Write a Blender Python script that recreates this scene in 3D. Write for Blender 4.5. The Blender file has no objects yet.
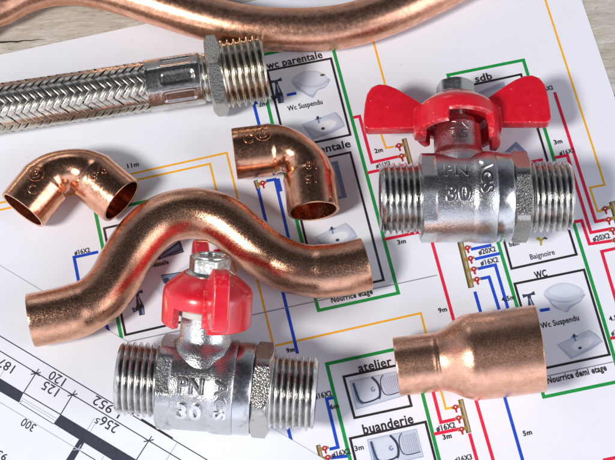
import bpy, bmesh, math, random
from mathutils import Vector, Matrix, geometry
random.seed(7)
S = bpy.context.scene
C = S.collection
PI = math.pi
MM = 0.001

# ------------------------------------------------------------------ camera
F, TILT, DIST = 1607.8, math.radians(20.8), 480.0          # focal length in photo pixels, tilt from straight down, mm
CAM = Vector((0, -DIST*math.sin(TILT), DIST*math.cos(TILT)))
cam = bpy.data.objects.new('camera', bpy.data.cameras.new('camera')); C.objects.link(cam)
cam.location = CAM*MM; cam.rotation_euler = (TILT, 0, 0)
cam.data.sensor_width = 36; cam.data.lens = F/615*36
cam.data.clip_start = 0.01; cam.data.clip_end = 50
S.camera = cam

def P(px, py, h=0.0):
    """photo pixel -> point (mm) on the horizontal plane at height h (mm)"""
    x, y = px-307.5, 230-py
    d = Vector((x, y*math.cos(TILT)+F*math.sin(TILT), y*math.sin(TILT)-F*math.cos(TILT)))
    return CAM + d*((h-CAM.z)/d.z)

# ------------------------------------------------------------------ helpers
def mesh_obj(name, verts, faces, mat, parent=None, smooth=True, sharp=35, fmat=None, scale=True):
    me = bpy.data.meshes.new(name)
    me.from_pydata([tuple(Vector(v)*MM) for v in verts] if scale else verts, [], faces)
    mats = mat if isinstance(mat, (list, tuple)) else [mat]
    for m in mats: me.materials.append(m)
    if fmat: me.polygons.foreach_set('material_index', fmat)
    fix_normals(me)
    if smooth:
        me.polygons.foreach_set('use_smooth', [True]*len(me.polygons))
        me.set_sharp_from_angle(angle=math.radians(sharp))
    me.update()
    o = bpy.data.objects.new(name, me); C.objects.link(o)
    if parent: o.parent = parent
    return o
def fix_normals(me):
    bm = bmesh.new(); bm.from_mesh(me)
    bmesh.ops.recalc_face_normals(bm, faces=bm.faces)
    bm.to_mesh(me); bm.free()
def thing(name, label, cat, loc=(0, 0, 0), group=None, mat=None):
    o = bpy.data.objects.new(name, None); C.objects.link(o)
    o.empty_display_size = 0.01
    if mat is not None: o.matrix_world = mat
    else: o.location = Vector(loc)*MM
    tag(o, label, cat, group); return o
def tag(o, label, cat, group=None):
    o['label'] = label; o['category'] = cat
    if group: o['group'] = group
    return o

def grid(fn, nu, nv, closed_v=True, closed_u=False):
    vs = [fn(i, j) for i in range(nu) for j in range(nv)]
    fs = []
    for i in range(nu if closed_u else nu-1):
        for j in range(nv if closed_v else nv-1):
            a, b = (i % nu)*nv, ((i+1) % nu)*nv
            fs.append((a+j, a+(j+1) % nv, b+(j+1) % nv, b+j))
    return vs, fs
def join(*parts):
    V, Fc = [], []
    for v, f in parts:
        n = len(V); V += list(v); Fc += [tuple(k+n for k in q) for q in f]
    return V, Fc
def xform(part, M): return [M @ Vector(v) for v in part[0]], part[1]
def lathe_x(profile, n=96, closed=True):
    """profile (x, r) revolved round local X; closed loops back to the first point"""
    m = len(profile)
    return grid(lambda i, j: (profile[i][0], profile[i][1]*math.cos(2*PI*j/n), profile[i][1]*math.sin(2*PI*j/n)), m, n, True, closed)
def lathe_z(profile, n=96, closed=True):
    v, f = lathe_x(profile, n, closed)
    return [(a[1], a[2], a[0]) for a in v], f
def catmull(pts, per=14):
    out = []
    Q = [pts[0]*2-pts[1]] + pts + [pts[-1]*2-pts[-2]]
    for i in range(1, len(Q)-2):
        a, b, c, d = Q[i-1:i+3]
        for k in range(per):
            t = k/per
            out.append(0.5*((2*b)+(c-a)*t+(2*a-5*b+4*c-d)*t*t+(3*b-a-3*c+d)*t**3))
    out.append(pts[-1].copy())
    for _ in range(6):
        out = [out[0]]+[(out[i-1]+out[i]*2+out[i+1])/4 for i in range(1, len(out)-1)]+[out[-1]]
    return out
def arc(path):
    s = [0]
    for a, b in zip(path, path[1:]): s.append(s[-1]+(b-a).length)
    return s
def frames(path):
    T = []
    for i in range(len(path)):
        T.append((path[min(i+1, len(path)-1)]-path[max(i-1, 0)]).normalized())
    up = Vector((0, 0, 1)); out = []
    for t in T:
        side = t.cross(up).normalized(); n = side.cross(t).normalized()
        out.append((t, side, n))
    return out
def pipe(path, rad, wall=1.0, n=72, lip=0.25, squash=None):
    """hollow tube along path, rad(s, total, theta) outer radius; rounded lips at both open ends"""
    fr = frames(path); s = arc(path); L = s[-1]
    rings = []
    N = len(path)
    rings.append((0, -wall, 0)); rings.append((0, -wall*.75, -.12)); rings.append((0, -wall*.25, -.12)); rings.append((0, -.08, 0.0))
    for i in range(1, N-1): rings.append((i, 0, 0))
    rings += [(N-1, -.08, 0), (N-1, -wall*.25, .12), (N-1, -wall*.75, .12), (N-1, -wall, 0)]
    for i in range(N-2, 0, -1): rings.append((i, -wall, 0))
    def fn(k, j):
        i, dr, ax = rings[k]; t, sd, nn = fr[i]; th = 2*PI*j/n
        r = rad(s[i], L, th)+dr
        return path[i]+t*ax+(nn*math.cos(th)+sd*math.sin(th))*r
    return grid(fn, len(rings), n, True, True)
def prism(poly, y0, y1, bevel=0.0, seg=2, axes='xz'):
    """poly [(a,b)] extruded between y0 and y1; returns verts, faces (with rounded edges)"""
    bm = bmesh.new()
    vs = [bm.verts.new((a, y0, b)) for a, b in poly]
    f = bm.faces.new(vs)
    r = bmesh.ops.extrude_face_region(bm, geom=[f])
    for v in r['geom']:
        if isinstance(v, bmesh.types.BMVert): v.co.y = y1
    bmesh.ops.recalc_face_normals(bm, faces=bm.faces)
    if bevel:
        bmesh.ops.bevel(bm, geom=[e for e in bm.edges if e.calc_face_angle(0) > .6], offset=bevel, segments=seg, affect='EDGES', profile=.6)
    bm.verts.index_update()
    out = [v.co.copy() for v in bm.verts], [tuple(v.index for v in g.verts) for g in bm.faces]
    bm.free(); return out
def text_mesh(s, size, extrude=0.0, offset=0.0, cut=0.0, bevel=0.0):
    """text centred at the origin in the XY plane, mm; cut: slice into vertical and horizontal strips so it can be bent"""
    cu = bpy.data.curves.new('t', 'FONT'); cu.body = s; cu.size = size
    cu.align_x = 'CENTER'; cu.align_y = 'CENTER'; cu.extrude = extrude; cu.offset = offset; cu.resolution_u = 3
    cu.space_character = 1.0+offset*3.0 if not extrude else 1.1
    cu.bevel_depth = bevel; cu.bevel_resolution = 1
    ob = bpy.data.objects.new('t', cu); C.objects.link(ob)
    dg = bpy.context.evaluated_depsgraph_get(); dg.update()
    me = bpy.data.meshes.new_from_object(ob.evaluated_get(dg))
    bpy.data.objects.remove(ob); bpy.data.curves.remove(cu)
    bm = bmesh.new(); bm.from_mesh(me); bpy.data.meshes.remove(me)
    xs = [v.co.x for v in bm.verts]; ys = [v.co.y for v in bm.verts]
    cx, cy = (min(xs)+max(xs))/2, (min(ys)+max(ys))/2
    for v in bm.verts: v.co.x -= cx; v.co.y -= cy
    w, h = max(xs)-min(xs), max(ys)-min(ys)
    if cut:
        for ax, ext in ((0, w), (1, h)):
            k = -ext/2+cut
            while k < ext/2:
                co = [0, 0, 0]; co[ax] = k; no = [0, 0, 0]; no[ax] = 1
                bmesh.ops.bisect_plane(bm, geom=bm.verts[:]+bm.edges[:]+bm.faces[:], plane_co=co, plane_no=no)
                k += cut
    bm.verts.index_update()
    out = [v.co.copy() for v in bm.verts], [tuple(v.index for v in g.verts) for g in bm.faces], w, h
    bm.free(); return out

# ------------------------------------------------------------------ materials
def newmat(name):
    m = bpy.data.materials.new(name); m.use_nodes = True
    nt = m.node_tree; b = nt.nodes['Principled BSDF']
    return m, nt, b
def node(nt, t, **kw):
    n = nt.nodes.new(t)
    for k, v in kw.items():
        if k in n.inputs: n.inputs[k].default_value = v
        else: setattr(n, k, v)
    return n
def plain(name, col, rough=.6, metal=0.0, coat=0.0):
    m, nt, b = newmat(name)
    b.inputs['Base Color'].default_value = (*col, 1); b.inputs['Roughness'].default_value = rough
    b.inputs['Metallic'].default_value = metal; b.inputs['Coat Weight'].default_value = coat
    return m
def ramp(nt, src, stops):
    r = nt.nodes.new('ShaderNodeValToRGB')
    e = r.color_ramp.elements
    while len(e) < len(stops): e.new(.5)
    for k, (p, c) in enumerate(stops):
        e[k].position = p; e[k].color = (*c, 1) if not isinstance(c, (int, float)) else (c, c, c, 1)
    nt.links.new(src, r.inputs[0]); return r.outputs[0]
def noise(nt, co, scale, detail=4, rough=.6, stretch=None, dist=0):
    n = node(nt, 'ShaderNodeTexNoise', Scale=scale, Detail=detail, Roughness=rough, Distortion=dist)
    if stretch:
        mp = nt.nodes.new('ShaderNodeMapping'); mp.inputs['Scale'].default_value = stretch
        if len(stretch) and isinstance(co, tuple):
            mp.inputs['Rotation'].default_value = (0, 0, co[1]); co = co[0]
        nt.links.new(co, mp.inputs[0]); co = mp.outputs[0]
    nt.links.new(co, n.inputs['Vector']); return n.outputs['Fac']
def mix(nt, fac, a, b, mode='MIX'):
    m = nt.nodes.new('ShaderNodeMix'); m.data_type = 'RGBA'; m.blend_type = mode
    for sock, v in ((m.inputs[0], fac), (m.inputs[6], a), (m.inputs[7], b)):
        if hasattr(v, 'links') or isinstance(v, bpy.types.NodeSocket): nt.links.new(v, sock)
        elif isinstance(v, tuple): sock.default_value = (*v, 1)
        else: sock.default_value = v
    return m.outputs[2]
def bump(nt, b, h, strength, dist, prev=None):
    n = nt.nodes.new('ShaderNodeBump'); n.inputs['Strength'].default_value = strength
    n.inputs['Distance'].default_value = dist
    nt.links.new(h, n.inputs['Height'])
    if prev: nt.links.new(prev, n.inputs['Normal'])
    nt.links.new(n.outputs[0], b.inputs['Normal']); return n.outputs[0]
def objco(nt): return nt.nodes.new('ShaderNodeTexCoord').outputs['Object']

def copper(name, light, dark, mott, rlo, rhi, grain, gdist, speck=2200, scr=0):
    m, nt, b = newmat(name); co = objco(nt)
    big = noise(nt, co, 110, 5, .65); fine = noise(nt, co, speck, 3, .7); mid = noise(nt, co, 420, 5, .7, dist=.6)
    f1 = ramp(nt, mid, [(.5-mott*.5, 0.0), (.62, 1.0)])
    f2 = ramp(nt, fine, [(.40, 0.0), (.60, 1.0)])
    cA = mix(nt, f1, dark, light)
    cB = mix(nt, f2, dark, cA)
    k = ramp(nt, big, [(.35, mott), (.65, mott*.25)])
    col = mix(nt, k, cA, cB)
    patina = noise(nt, co, 60, 3, .6)
    col = mix(nt, ramp(nt, patina, [(.45, 0.0), (.7, .5)]), col, tuple(c*.8+.04 for c in light))
    nt.links.new(col, b.inputs['Base Color'])
    b.inputs['Metallic'].default_value = 1
    nt.links.new(ramp(nt, fine, [(.35, rlo), (.7, rhi)]), b.inputs['Roughness'])
    n1 = bump(nt, b, fine, grain, gdist)
    # hairline scratches
    if scr:
        for k, an in enumerate((.55, -.9, 2.0)):
            wob = nt.nodes.new('ShaderNodeMapping'); wob.inputs['Location'].default_value = (.013*k, .02*k, .01)
            wob.inputs['Rotation'].default_value = (0, 0, an); nt.links.new(co, wob.inputs[0])
            sc = noise(nt, (wob.outputs[0], 0), 420, 3, .6, stretch=(.16, 4.0, .5), dist=.5)
            n1 = bump(nt, b, ramp(nt, sc, [(.665, 0.0), (.70, 1.0)]), scr, gdist*1.2, n1)
    return m
M_copS = copper('copper_mottled', (.95, .51, .335), (.42, .20, .11), .6, .14, .34, .6, .00009, 2300)
M_copE = copper('copper_fitting', (.94, .49, .31), (.54, .25, .14), .32, .13, .28, .18, .00005, 1700, .08)
M_copR = copper('copper_brushed', (.95, .53, .37), (.72, .38, .24), .25, .22, .36, .4, .00006, 2600, .10)
M_copP = copper('copper_pipe', (.94, .51, .34), (.66, .33, .21), .2, .24, .36, .12, .00006, 900, .15)

def nickel(name, col, rough, g1, s1, g2=0, s2=0, dirt=.3, dcol=(.16, .13, .10), groove=0):
    m, nt, b = newmat(name); co = objco(nt)
    b.inputs['Metallic'].default_value = 1
    d = noise(nt, co, 260, 6, .7)
    c = mix(nt, ramp(nt, d, [(.52, 0.0), (.72, dirt)]), col, dcol)
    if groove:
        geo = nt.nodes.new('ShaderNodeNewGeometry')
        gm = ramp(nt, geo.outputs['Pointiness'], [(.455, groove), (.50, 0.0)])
        c = mix(nt, gm, c, (.13, .11, .09))  # dirt tone painted into the hollows, darkening them as occlusion shade would
    nt.links.new(c, b.inputs['Base Color'])
    a = noise(nt, co, s1, 3, .6)
    nt.links.new(ramp(nt, a, [(.3, rough*.75), (.7, rough*1.35)]), b.inputs['Roughness'])
    n1 = bump(nt, b, a, g1, .00022)
    if g2:
        bump(nt, b, noise(nt, co, s2, 2, .5), g2, .0003, n1)
    return m
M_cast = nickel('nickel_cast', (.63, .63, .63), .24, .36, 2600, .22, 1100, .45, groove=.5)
M_mark = nickel('nickel_worn_marks', (.76, .76, .75), .2, .10, 2000, dirt=.3)
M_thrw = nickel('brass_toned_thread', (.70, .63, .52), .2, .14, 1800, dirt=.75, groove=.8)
M_mach = nickel('nickel_machined', (.66, .67, .68), .2, .14, 1200, dirt=.6)
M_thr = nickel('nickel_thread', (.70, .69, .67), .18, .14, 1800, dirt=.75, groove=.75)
M_hex = nickel('nickel_grainy', (.56, .55, .51), .18, .75, 1900, dirt=.6)
M_hexw = nickel('hexagon_warm_nickel', (.44, .42, .36), .15, .45, 1900, dirt=.7)
M_ferr = nickel('steel_ferrule', (.60, .57, .53), .2, .25, 1300, dirt=.45)
M_wire = nickel('steel_wire', (.62, .58, .50), .24, .10, 2500, dirt=.7)
M_nut = nickel('zinc_nut', (.62, .64, .62), .25, .2, 900, dirt=.5, dcol=(.3, .27, .16))

def red_paint():
    m, nt, b = newmat('red_paint'); co = objco(nt)
    a = noise(nt, co, 500, 4, .6)
    sp = noise(nt, co, 1100, 2, .5)
    base = mix(nt, ramp(nt, a, [(.35, 0.0), (.7, 1.0)]), (.60, .006, .018), (.70, .012, .03))
    base = mix(nt, ramp(nt, sp, [(.745, 0.0), (.77, .7)]), base, (.75, .5, .48))
    geo = nt.nodes.new('ShaderNodeNewGeometry')
    wm = nt.nodes.new('ShaderNodeMath'); wm.operation = 'MULTIPLY'
    nt.links.new(ramp(nt, geo.outputs['Pointiness'], [(.54, 0.0), (.60, 1.0)]), wm.inputs[0])
    nt.links.new(ramp(nt, noise(nt, co, 900, 3, .7), [(.50, 0.0), (.58, .75)]), wm.inputs[1])
    base = mix(nt, wm.outputs[0], base, (.72, .36, .34))
    nt.links.new(base, b.inputs['Base Color'])
    b.inputs['Roughness'].default_value = .30
    b.inputs['Coat Weight'].default_value = .6; b.inputs['Coat Roughness'].default_value = .12
    bump(nt, b, noise(nt, co, 700, 3, .6), .25, .00012)
    return m
M_red = red_paint()
M_washer = plain('pale_washer', (.55, .56, .50), .35)
M_dark = plain('dark_inside', (.05, .045, .04), .6)
M_core = plain('hose_core', (.035, .03, .028), .6)

def paper(name, col):
    m, nt, b = newmat(name); co = objco(nt)
    f = noise(nt, co, 2500, 3, .6); g = noise(nt, co, 25, 3, .5)
    c = mix(nt, ramp(nt, g, [(.3, 0.0), (.7, 1.0)]), col, tuple(k*.975 for k in col))
    sm = noise(nt, co, 70, 5, .65)
    c = mix(nt, ramp(nt, sm, [(.56, 0.0), (.75, .12)]), c, (.55, .55, .60))
    sp = noise(nt, co, 700, 1, .4)
    c = mix(nt, ramp(nt, sp, [(.80, 0.0), (.83, .35)]), c, (.4, .4, .42))
    nt.links.new(c, b.inputs['Base Color'])
    b.inputs['Roughness'].default_value = .5; b.inputs['Specular IOR Level'].default_value = .35
    bump(nt, b, f, .12, .00006)
    return m
M_paper = paper('glossy_paper', (.79, .805, .875))
M_paper2 = paper('drafting_paper', (.76, .79, .85))
def ink(name, col):
    m, nt, b = newmat('ink_'+name); co = objco(nt)
    f = noise(nt, co, 1500, 2, .6); gn = 1.15 if max(col) < .3 or min(col) < .1 else 1.04
    c = mix(nt, ramp(nt, f, [(.35, 0.0), (.7, 1.0)]), col, tuple(min(1, k*gn+.006) for k in col))
    nt.links.new(c, b.inputs['Base Color']); b.inputs['Roughness'].default_value = .42
    return m
INK = {k: ink(k, c) for k, c in dict(
    green=(.008, .27, .05), blue=(.008, .06, .50), red=(.68, .012, .05), orange=(.85, .40, .015), black=(.022, .016, .018),
    grey=(.22, .21, .25), navy=(.035, .038, .06), lightgrey=(.42, .44, .55), pale=(.62, .66, .76), mid=(.42, .47, .60),
    steel=(.20, .26, .42), lid=(.55, .59, .70), slate=(.035, .045, .08), brass=(.30, .20, .05), brassd=(.10, .065, .02),
    crimson=(.42, .012, .02), white=(.78, .80, .86), yellow=(.42, .34, .04)).items()}

def wood():
    m, nt, b = newmat('whitewashed_wood'); co = objco(nt)
    ang = 0
    g = noise(nt, (co, 0), 300, 8, .75, stretch=(.22, 1.3, 1), dist=.5)
    g2 = noise(nt, (co, 0), 1500, 4, .7, stretch=(.10, 1.0, 1))
    blot = noise(nt, co, 45, 4, .6)
    c = ramp(nt, g, [(.28, (.26, .215, .16)), (.44, (.47, .42, .35)), (.6, (.58, .54, .48)), (.8, (.66, .635, .59))])
    c = mix(nt, ramp(nt, g2, [(.4, .35), (.6, 0.0)]), c, (.30, .25, .19))
    c = mix(nt, ramp(nt, blot, [(.4, 0.0), (.7, .5)]), c, (.60, .58, .54))
    po = noise(nt, (co, 0), 1700, 3, .6, stretch=(.22, 1.2, 1))
    c = mix(nt, ramp(nt, po, [(.60, 0.0), (.68, .8)]), c, (.24, .17, .11))
    fl = noise(nt, (co, 0), 150, 6, .7, stretch=(.5, 1.2, 1))
    c = mix(nt, ramp(nt, fl, [(.55, 0.0), (.68, .6)]), c, (.70, .69, .66))
    nt.links.new(c, b.inputs['Base Color']); b.inputs['Roughness'].default_value = .75
    n1 = bump(nt, b, g, .6, .0006); bump(nt, b, g2, .35, .0002, n1)
    return m
M_wood = wood()

# ------------------------------------------------------------------ table
ang = math.radians(5.5)
def table():
    bm = bmesh.new(); rnd = random.Random(3)
    seam = P(612, 95, 0); n = Vector((-math.sin(ang), math.cos(ang), 0)); off = seam.dot(n)
    W = 95
    for k in range(-4, 5):
        y0, y1 = off+k*W+.5, off+(k+1)*W-.5
        dz = -rnd.random()*.12
        # every long edge a slightly uneven line
        N = 160; top = []
        x0, x1 = -420, 420
        e0 = [y0+rnd.uniform(-.14, .14)+.25*math.sin(i*.31+k) for i in range(N+1)]
        e1 = [y1+rnd.uniform(-.14, .14)+.25*math.sin(i*.23+2*k) for i in range(N+1)]
        rows = []
        for i in range(N+1):
            x = x0+(x1-x0)*i/N
            pr = [(e0[i], -22), (e0[i], dz-.5), (e0[i]+.5, dz), (e1[i]-.5, dz), (e1[i], dz-.5), (e1[i], -22)]
            rows.append([bm.verts.new((x*MM, y*MM, z*MM)) for y, z in pr])
        for a, b in zip(rows, rows[1:]):
            for j in range(6): bm.faces.new((a[j], a[(j+1) % 6], b[(j+1) % 6], b[j]))
        bm.faces.new(rows[0]); bm.faces.new(rows[-1])
    bmesh.ops.recalc_face_normals(bm, faces=bm.faces)
    me = bpy.data.meshes.new('table_top'); bm.to_mesh(me); bm.free(); me.materials.append(M_wood)
    o = bpy.data.objects.new('table_top', me); C.objects.link(o); o.rotation_euler = (0, 0, ang); o['kind'] = 'structure'
    # the split in the board, upper left: a thin dark sliver let into the plank
    pts = [(-8, 42.5), (3, 42.2), (10, 41.6), (17, 41.8), (24, 40.6), (31, 40.6), (38, 39.4), (46, 39.3)]
    wd = [1.5, 1.7, 1.3, 1.5, .9, .8, .55, .05]
    up, lo = [], []
    for (x, y), w in zip(pts, wd):
        up.append(P(x, y-w/2*1.1, .02)); lo.append(P(x, y+w/2, .02))
    vs = up+lo; n = len(up)
    c = mesh_obj('board_split', vs, [(i, i+1, n+i+1, n+i) for i in range(n-1)], plain('split_shadow_gap', (.012, .010, .008), .9), smooth=False)
    mw = c.matrix_world.copy(); c.parent = o; c.matrix_parent_inverse = Matrix.Rotation(-ang, 4, 'Z')
    return o
table()

# ------------------------------------------------------------------ printing
ZP = .12            # top of the plumbing plan (mm)
ZQ = .36            # top of the architect's sheet
def sheet(name, corners, z0, z1, mat, parent):
    n = len(corners)
    vs = [Vector((c.x, c.y, z0)) for c in corners]+[Vector((c.x, c.y, z1)) for c in corners]
    fs = [tuple(range(n)), tuple(range(n, 2*n))]+[(i, (i+1) % n, n+(i+1) % n, n+i) for i in range(n)]
    return mesh_obj(name, vs, fs, mat, parent, smooth=False)
class Ink:
    def __init__(s): s.v = []; s.f = []; s.m = []; s.keys = []
    def key(s, k):
        if k not in s.keys: s.keys.append(k)
        return s.keys.index(k)
    def add(s, vs, fs, k):
        n = len(s.v); s.v += vs; s.f += [tuple(a+n for a in q) for q in fs]; s.m += [s.key(k)]*len(fs)
    def stroke(s, pts, w, k, z, closed=False, px=True):
        q = [P(a, b, z) if px else Vector((a, b, z)) for a, b in pts]
        n = len(q); w = w*.3/2; L, R = [], []
        for i in range(n):
            if closed: a, b = q[i]-q[i-1], q[(i+1) % n]-q[i]
            else: a = q[i]-q[max(i-1, 0)]; b = q[min(i+1, n-1)]-q[i]
            if a.length < 1e-9: a = b
            if b.length < 1e-9: b = a
            a = a.normalized(); b = b.normalized()
            na, nb = Vector((-a.y, a.x, 0)), Vector((-b.y, b.x, 0))
            m = (na+nb); m = m.normalized() if m.length > 1e-6 else na
            d = w/max(.35, m.dot(na))
            L.append(q[i]+m*d); R.append(q[i]-m*d)
        fs = [(i, i+1, n+i+1, n+i) for i in range(n-1)]
        if closed: fs.append((n-1, 0, n, 2*n-1))
        s.add(L+R, fs, k)
    def poly(s, pts, k, z):
        q = [P(a, b, z) for a, b in pts]
        t = geometry.tessellate_polygon([q]); s.add(q, [tuple(x) for x in t], k)
    def text(s, txt, c, w, h, deg, k, z, bold=.03, slant=0):
        slashed = txt.startswith('ø'); txt = txt.replace('ø', 'o')
        V_, F_, tw, th = text_mesh(txt, 1.0, offset=bold)
        if slashed:      # the bar through the diameter sign
            lo = min(v.x for v in V_); n0 = len(V_); yb = -th/2
            V_ += [Vector((lo-.02, yb-.06, 0)), Vector((lo+.08, yb-.10, 0)), Vector((lo+.62, yb+.66, 0)), Vector((lo+.52, yb+.70, 0))]
            F_ = F_+[(n0, n0+1, n0+2, n0+3)]
            V_[-4].z = V_[-3].z = V_[-2].z = V_[-1].z = .02
        o = P(c[0], c[1], z); a = math.radians(deg); sx = w*.3/tw; sy = h*.31/th if h else sx
        ca, sa = math.cos(a), math.sin(a)
        s.add([Vector((o.x+ca*v.x*sx-sa*v.y*sy, o.y+sa*v.x*sx+ca*v.y*sy, z+v.z*.5)) for v in V_], F_, k)
    def build(s, name, parent):
        return mesh_obj(name, s.v, s.f, [INK[k] for k in s.keys], parent, smooth=False, fmat=s.m)
def fix_up(o):
    me = o.data
    bm = bmesh.new(); bm.from_mesh(me)
    for f in bm.faces:
        f.normal_update()
        if f.normal.z < 0: f.normal_flip()
    bm.to_mesh(me); bm.free()

# --- plumbing plan (under everything)
plan = thing('plumbing_plan', 'white plumbing plan printed with green, blue, red and orange lines, on whitewashed boards', 'plan', P(307, 230, 0))
plan.location = (0, 0, 0)
tl = P(151.7, 22.7); dq = (P(151.7, 22.7)-P(0, 55)).normalized(); dr = (P(615, 98)-P(581.7, 0)).normalized()
tr0 = P(581.7, 0)
# meeting point of the two paper edges
den = dq.x*dr.y-dq.y*dr.x; w_ = tr0-tl; tt = (w_.x*dr.y-w_.y*dr.x)/den
corner = tl+dq*tt
sheet('paper', [corner, corner+dr*420, corner+dr*420-dq*400, corner-dq*400], .02, ZP, M_paper, plan)
z1, z2, z3, z4, z5 = ZP+.015, ZP+.03, ZP+.045, ZP+.06, ZP+.075

I = Ink()
G = 3.3
I.stroke([(121.5, 338.3), (95.5, 212.5), (193.5, 190.8), (202, 242.5), (224, 340)], G, 'green', z3)
I.stroke([(256.5, 56), (331, 40.5), (398.3, 293), (318.6, 310.5), (315.2, 298), (301.5, 239.4), (271.5, 120)], G, 'green', z3, True)
I.stroke([(448, 75), (523.4, 60), (603.6, 320), (621, 381), (543.9, 397), (516.5, 304.4), (499.3, 246.6)], G, 'green', z3, True)
I.stroke([(352, 467), (326.8, 364), (410.3, 346), (422.7, 394.5), (440, 463), (446, 485)], G, 'green', z3)
for p in ([(258, 188.5), (297.6, 353.6)], [(273, 370), (290.4, 437.5), (294, 450)], [(266.3, 181), (275.1, 179.3), (293, 257)], [(278, 178.5), (281, 191.4)],
          [(259, 102), (253.6, 103.4), (260.5, 130)], [(98.2, 251.9), (74.1, 257.3), (80.3, 290)], [(104, 318), (108.5, 331)],
          [(470.9, 249.4), (491.4, 245.1)], [(474.8, 259.1), (500.2, 253.3)], [(477.9, 268.8), (495.3, 264.8), (507.5, 307), (512, 325)],
          [(480.8, 278.8), (489, 277), (499, 309), (503, 325)], [(474.8, 291.6), (505.3, 399.4), (524, 465)],
          [(335.5, 397.2), (326.6, 399), (338, 447.3), (329.5, 449.2)], [(330, 458), (350, 455.8)], [(286.9, 95), (296.3, 93.2)], [(540, 310.6), (549.8, 309)],
          [(497, 470), (500, 490)]):
    I.stroke(p, 3.1, 'blue', z2)
for p in ([(429, 231), (475.6, 399.4), (494, 463)], [(353.3, 117.5), (359.5, 116.2), (371.9, 162.5), (398.3, 156.4)], [(367.4, 172.8), (407, 164.5)],
          [(384.2, 239.4), (427, 230.5)], [(554.7, 92.3), (595.8, 221.8), (606, 219.6)], [(554.7, 157.8), (567.4, 155.2), (590.9, 232.6), (612, 228.5)],
          [(574.3, 222), (581.7, 220.5), (589.5, 244), (616, 240.2)], [(640, 243), (601.7, 251.5), (617, 304), (630, 350)], [(610.5, 338.4), (640, 333)],
          [(429, 376), (440.9, 422.4), (455.5, 419.2)], [(433.9, 434.2), (459, 429)], [(469.5, 433.4), (478, 464)], [(603, 460.3), (640, 452.5)],
          [(219, 262), (215.5, 251), (232, 247)], [(521, 164.3), (543, 159.5)]):
    I.stroke(p, 3.1, 'red', z4)
for p in ([(535, -32), (593.8, 150), (604.6, 184.8), (589.9, 187.8), (597.7, 211.6), (602.5, 210.4)], [(-30, 209.5), (226.7, 152.8), (273.4, 345.6)],
          [(-30, 216.5), (210, 163.8), (218, 197), (236, 272)], [(275.1, 345.8), (420.8, 313.1), (425.7, 332.4), (441.3, 391.5), (445.8, 408.9), (452.5, 407.4)],
          [(366, 14), (389, 99)], [(376, 112), (381.4, 134.8), (386, 148), (394, 146.6)], [(253, 53.8), (300, 44)]):
    I.stroke(p, 2.1, 'orange', z1)
I.build('printed_line', plan)

I = Ink(); B = 2.3
for p in ([(104, 228.4), (190, 209), (216, 314), (125.4, 335)], [(267.3, 70.7), (330.9, 58.4), (350.3, 134.7), (286.5, 148.5)],
          [(288, 166), (350.3, 152.3), (383.6, 280), (319, 294.5)], [(462, 87), (521, 74.3), (576.5, 254.5), (511.6, 268.7)],
          [(514.6, 283.8), (584, 269.7), (609.5, 354.6), (539.5, 369.5)], [(343.7, 376.8), (400.6, 364.5), (411.4, 405.8), (354.6, 418)],
          [(350.1, 438.5), (425.5, 421.9), (440, 478), (364, 495)]):
    I.stroke(p, B, 'black', z5, True)
for p in ([(120, 343.5), (437, 275.2)], [(520, 382.2), (640, 356)]):
    I.stroke(p, .9, 'grey', z5+.01)
I.build('printed_frame', plan)

A1 = 13.1
def T1(t, c, w, h, b=.03, k='black'):
    I = Ink(); I.text(t, c, w, h, A1, k, z5+.02, b); I.build('printed_word', plan)
for a in (('wc parentale', (294.5, 61.2), 59, 11, .02), ('parentale', (326.5, 149.5), 50, 11, .02), ('sdb', (483.3, 77.3), 18, 8, .02), ('WC', (540.6, 274.2), 12.5, 7.5, .03),
          ('atelier', (374.8, 364.6), 33, 9, .02), ('buanderie', (387.8, 424), 49, 9.5, .02), ('Nourrice etage', (352, 296.5), 41.5, 8, .03),
          ('Nourrice demi etage', (577, 375), 59, 8.5, .03), ('Wc Suspendu', (305, 105.8), 36.5, 7.5, .015), ('Wc Suspendu', (560, 322.6), 38.5, 7.5, .015),
          ('Baignoire', (542.5, 255.3), 25, 7.2, .01), ('9m', (290.5, 350), 8, 5, .04), ('11m', (133, 165), 11.5, 5, .025), ('ø16X2', (82, 251.3), 15.5, 5, .025),
          ('2m', (378.5, 150.3), 8.5, 5, .03), ('3m', (401.5, 241.6), 8.5, 5, .03), ('3m', (558, 141.6), 8.5, 5, .03), ('ø16X2', (383, 164.5), 15, 5, .025),
          ('ø16X2', (546, 88.7), 15, 5, .025), ('ø16X2', (567, 151.6), 16, 5, .025), ('ø20X2', (601.2, 237.3), 17.5, 5.6, .025), ('ø20X2', (487, 250.6), 17.5, 5.6, .025),
          ('ø16X2', (489.2, 261.2), 18, 5.6, .025), ('9m', (442.5, 309.8), 8.5, 5, .03), ('4.5m', (508, 298.3), 13, 5, .03), ('4.5m', (615.5, 317.6), 13, 5, .03),
          ('ø16X2', (619, 331.6), 16, 5.3, .025), ('ø16X2', (323, 395), 17, 5.6, .025), ('6m', (334.5, 406.3), 8.5, 5, .03), ('ø16X2', (341, 453), 18, 5.6, .025),
          ('3m', (359, 447.8), 8.5, 5, .02), ('ø16X2', (445.6, 426.8), 18.5, 5.8, .025), ('3m', (447, 436.4), 8.5, 5, .03), ('ø16X3', (463, 458.5), 17, 5.3, .025),
          ('5m', (527.3, 432.8), 8.5, 5, .03), ('vaisselle', (160, 263.5), 17, 5, .04), ('2m', (262.5, 104), 8, 5, .025), ('bain', (514, 243.6), 10, 5, .025)):
    T1(*a)

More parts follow.
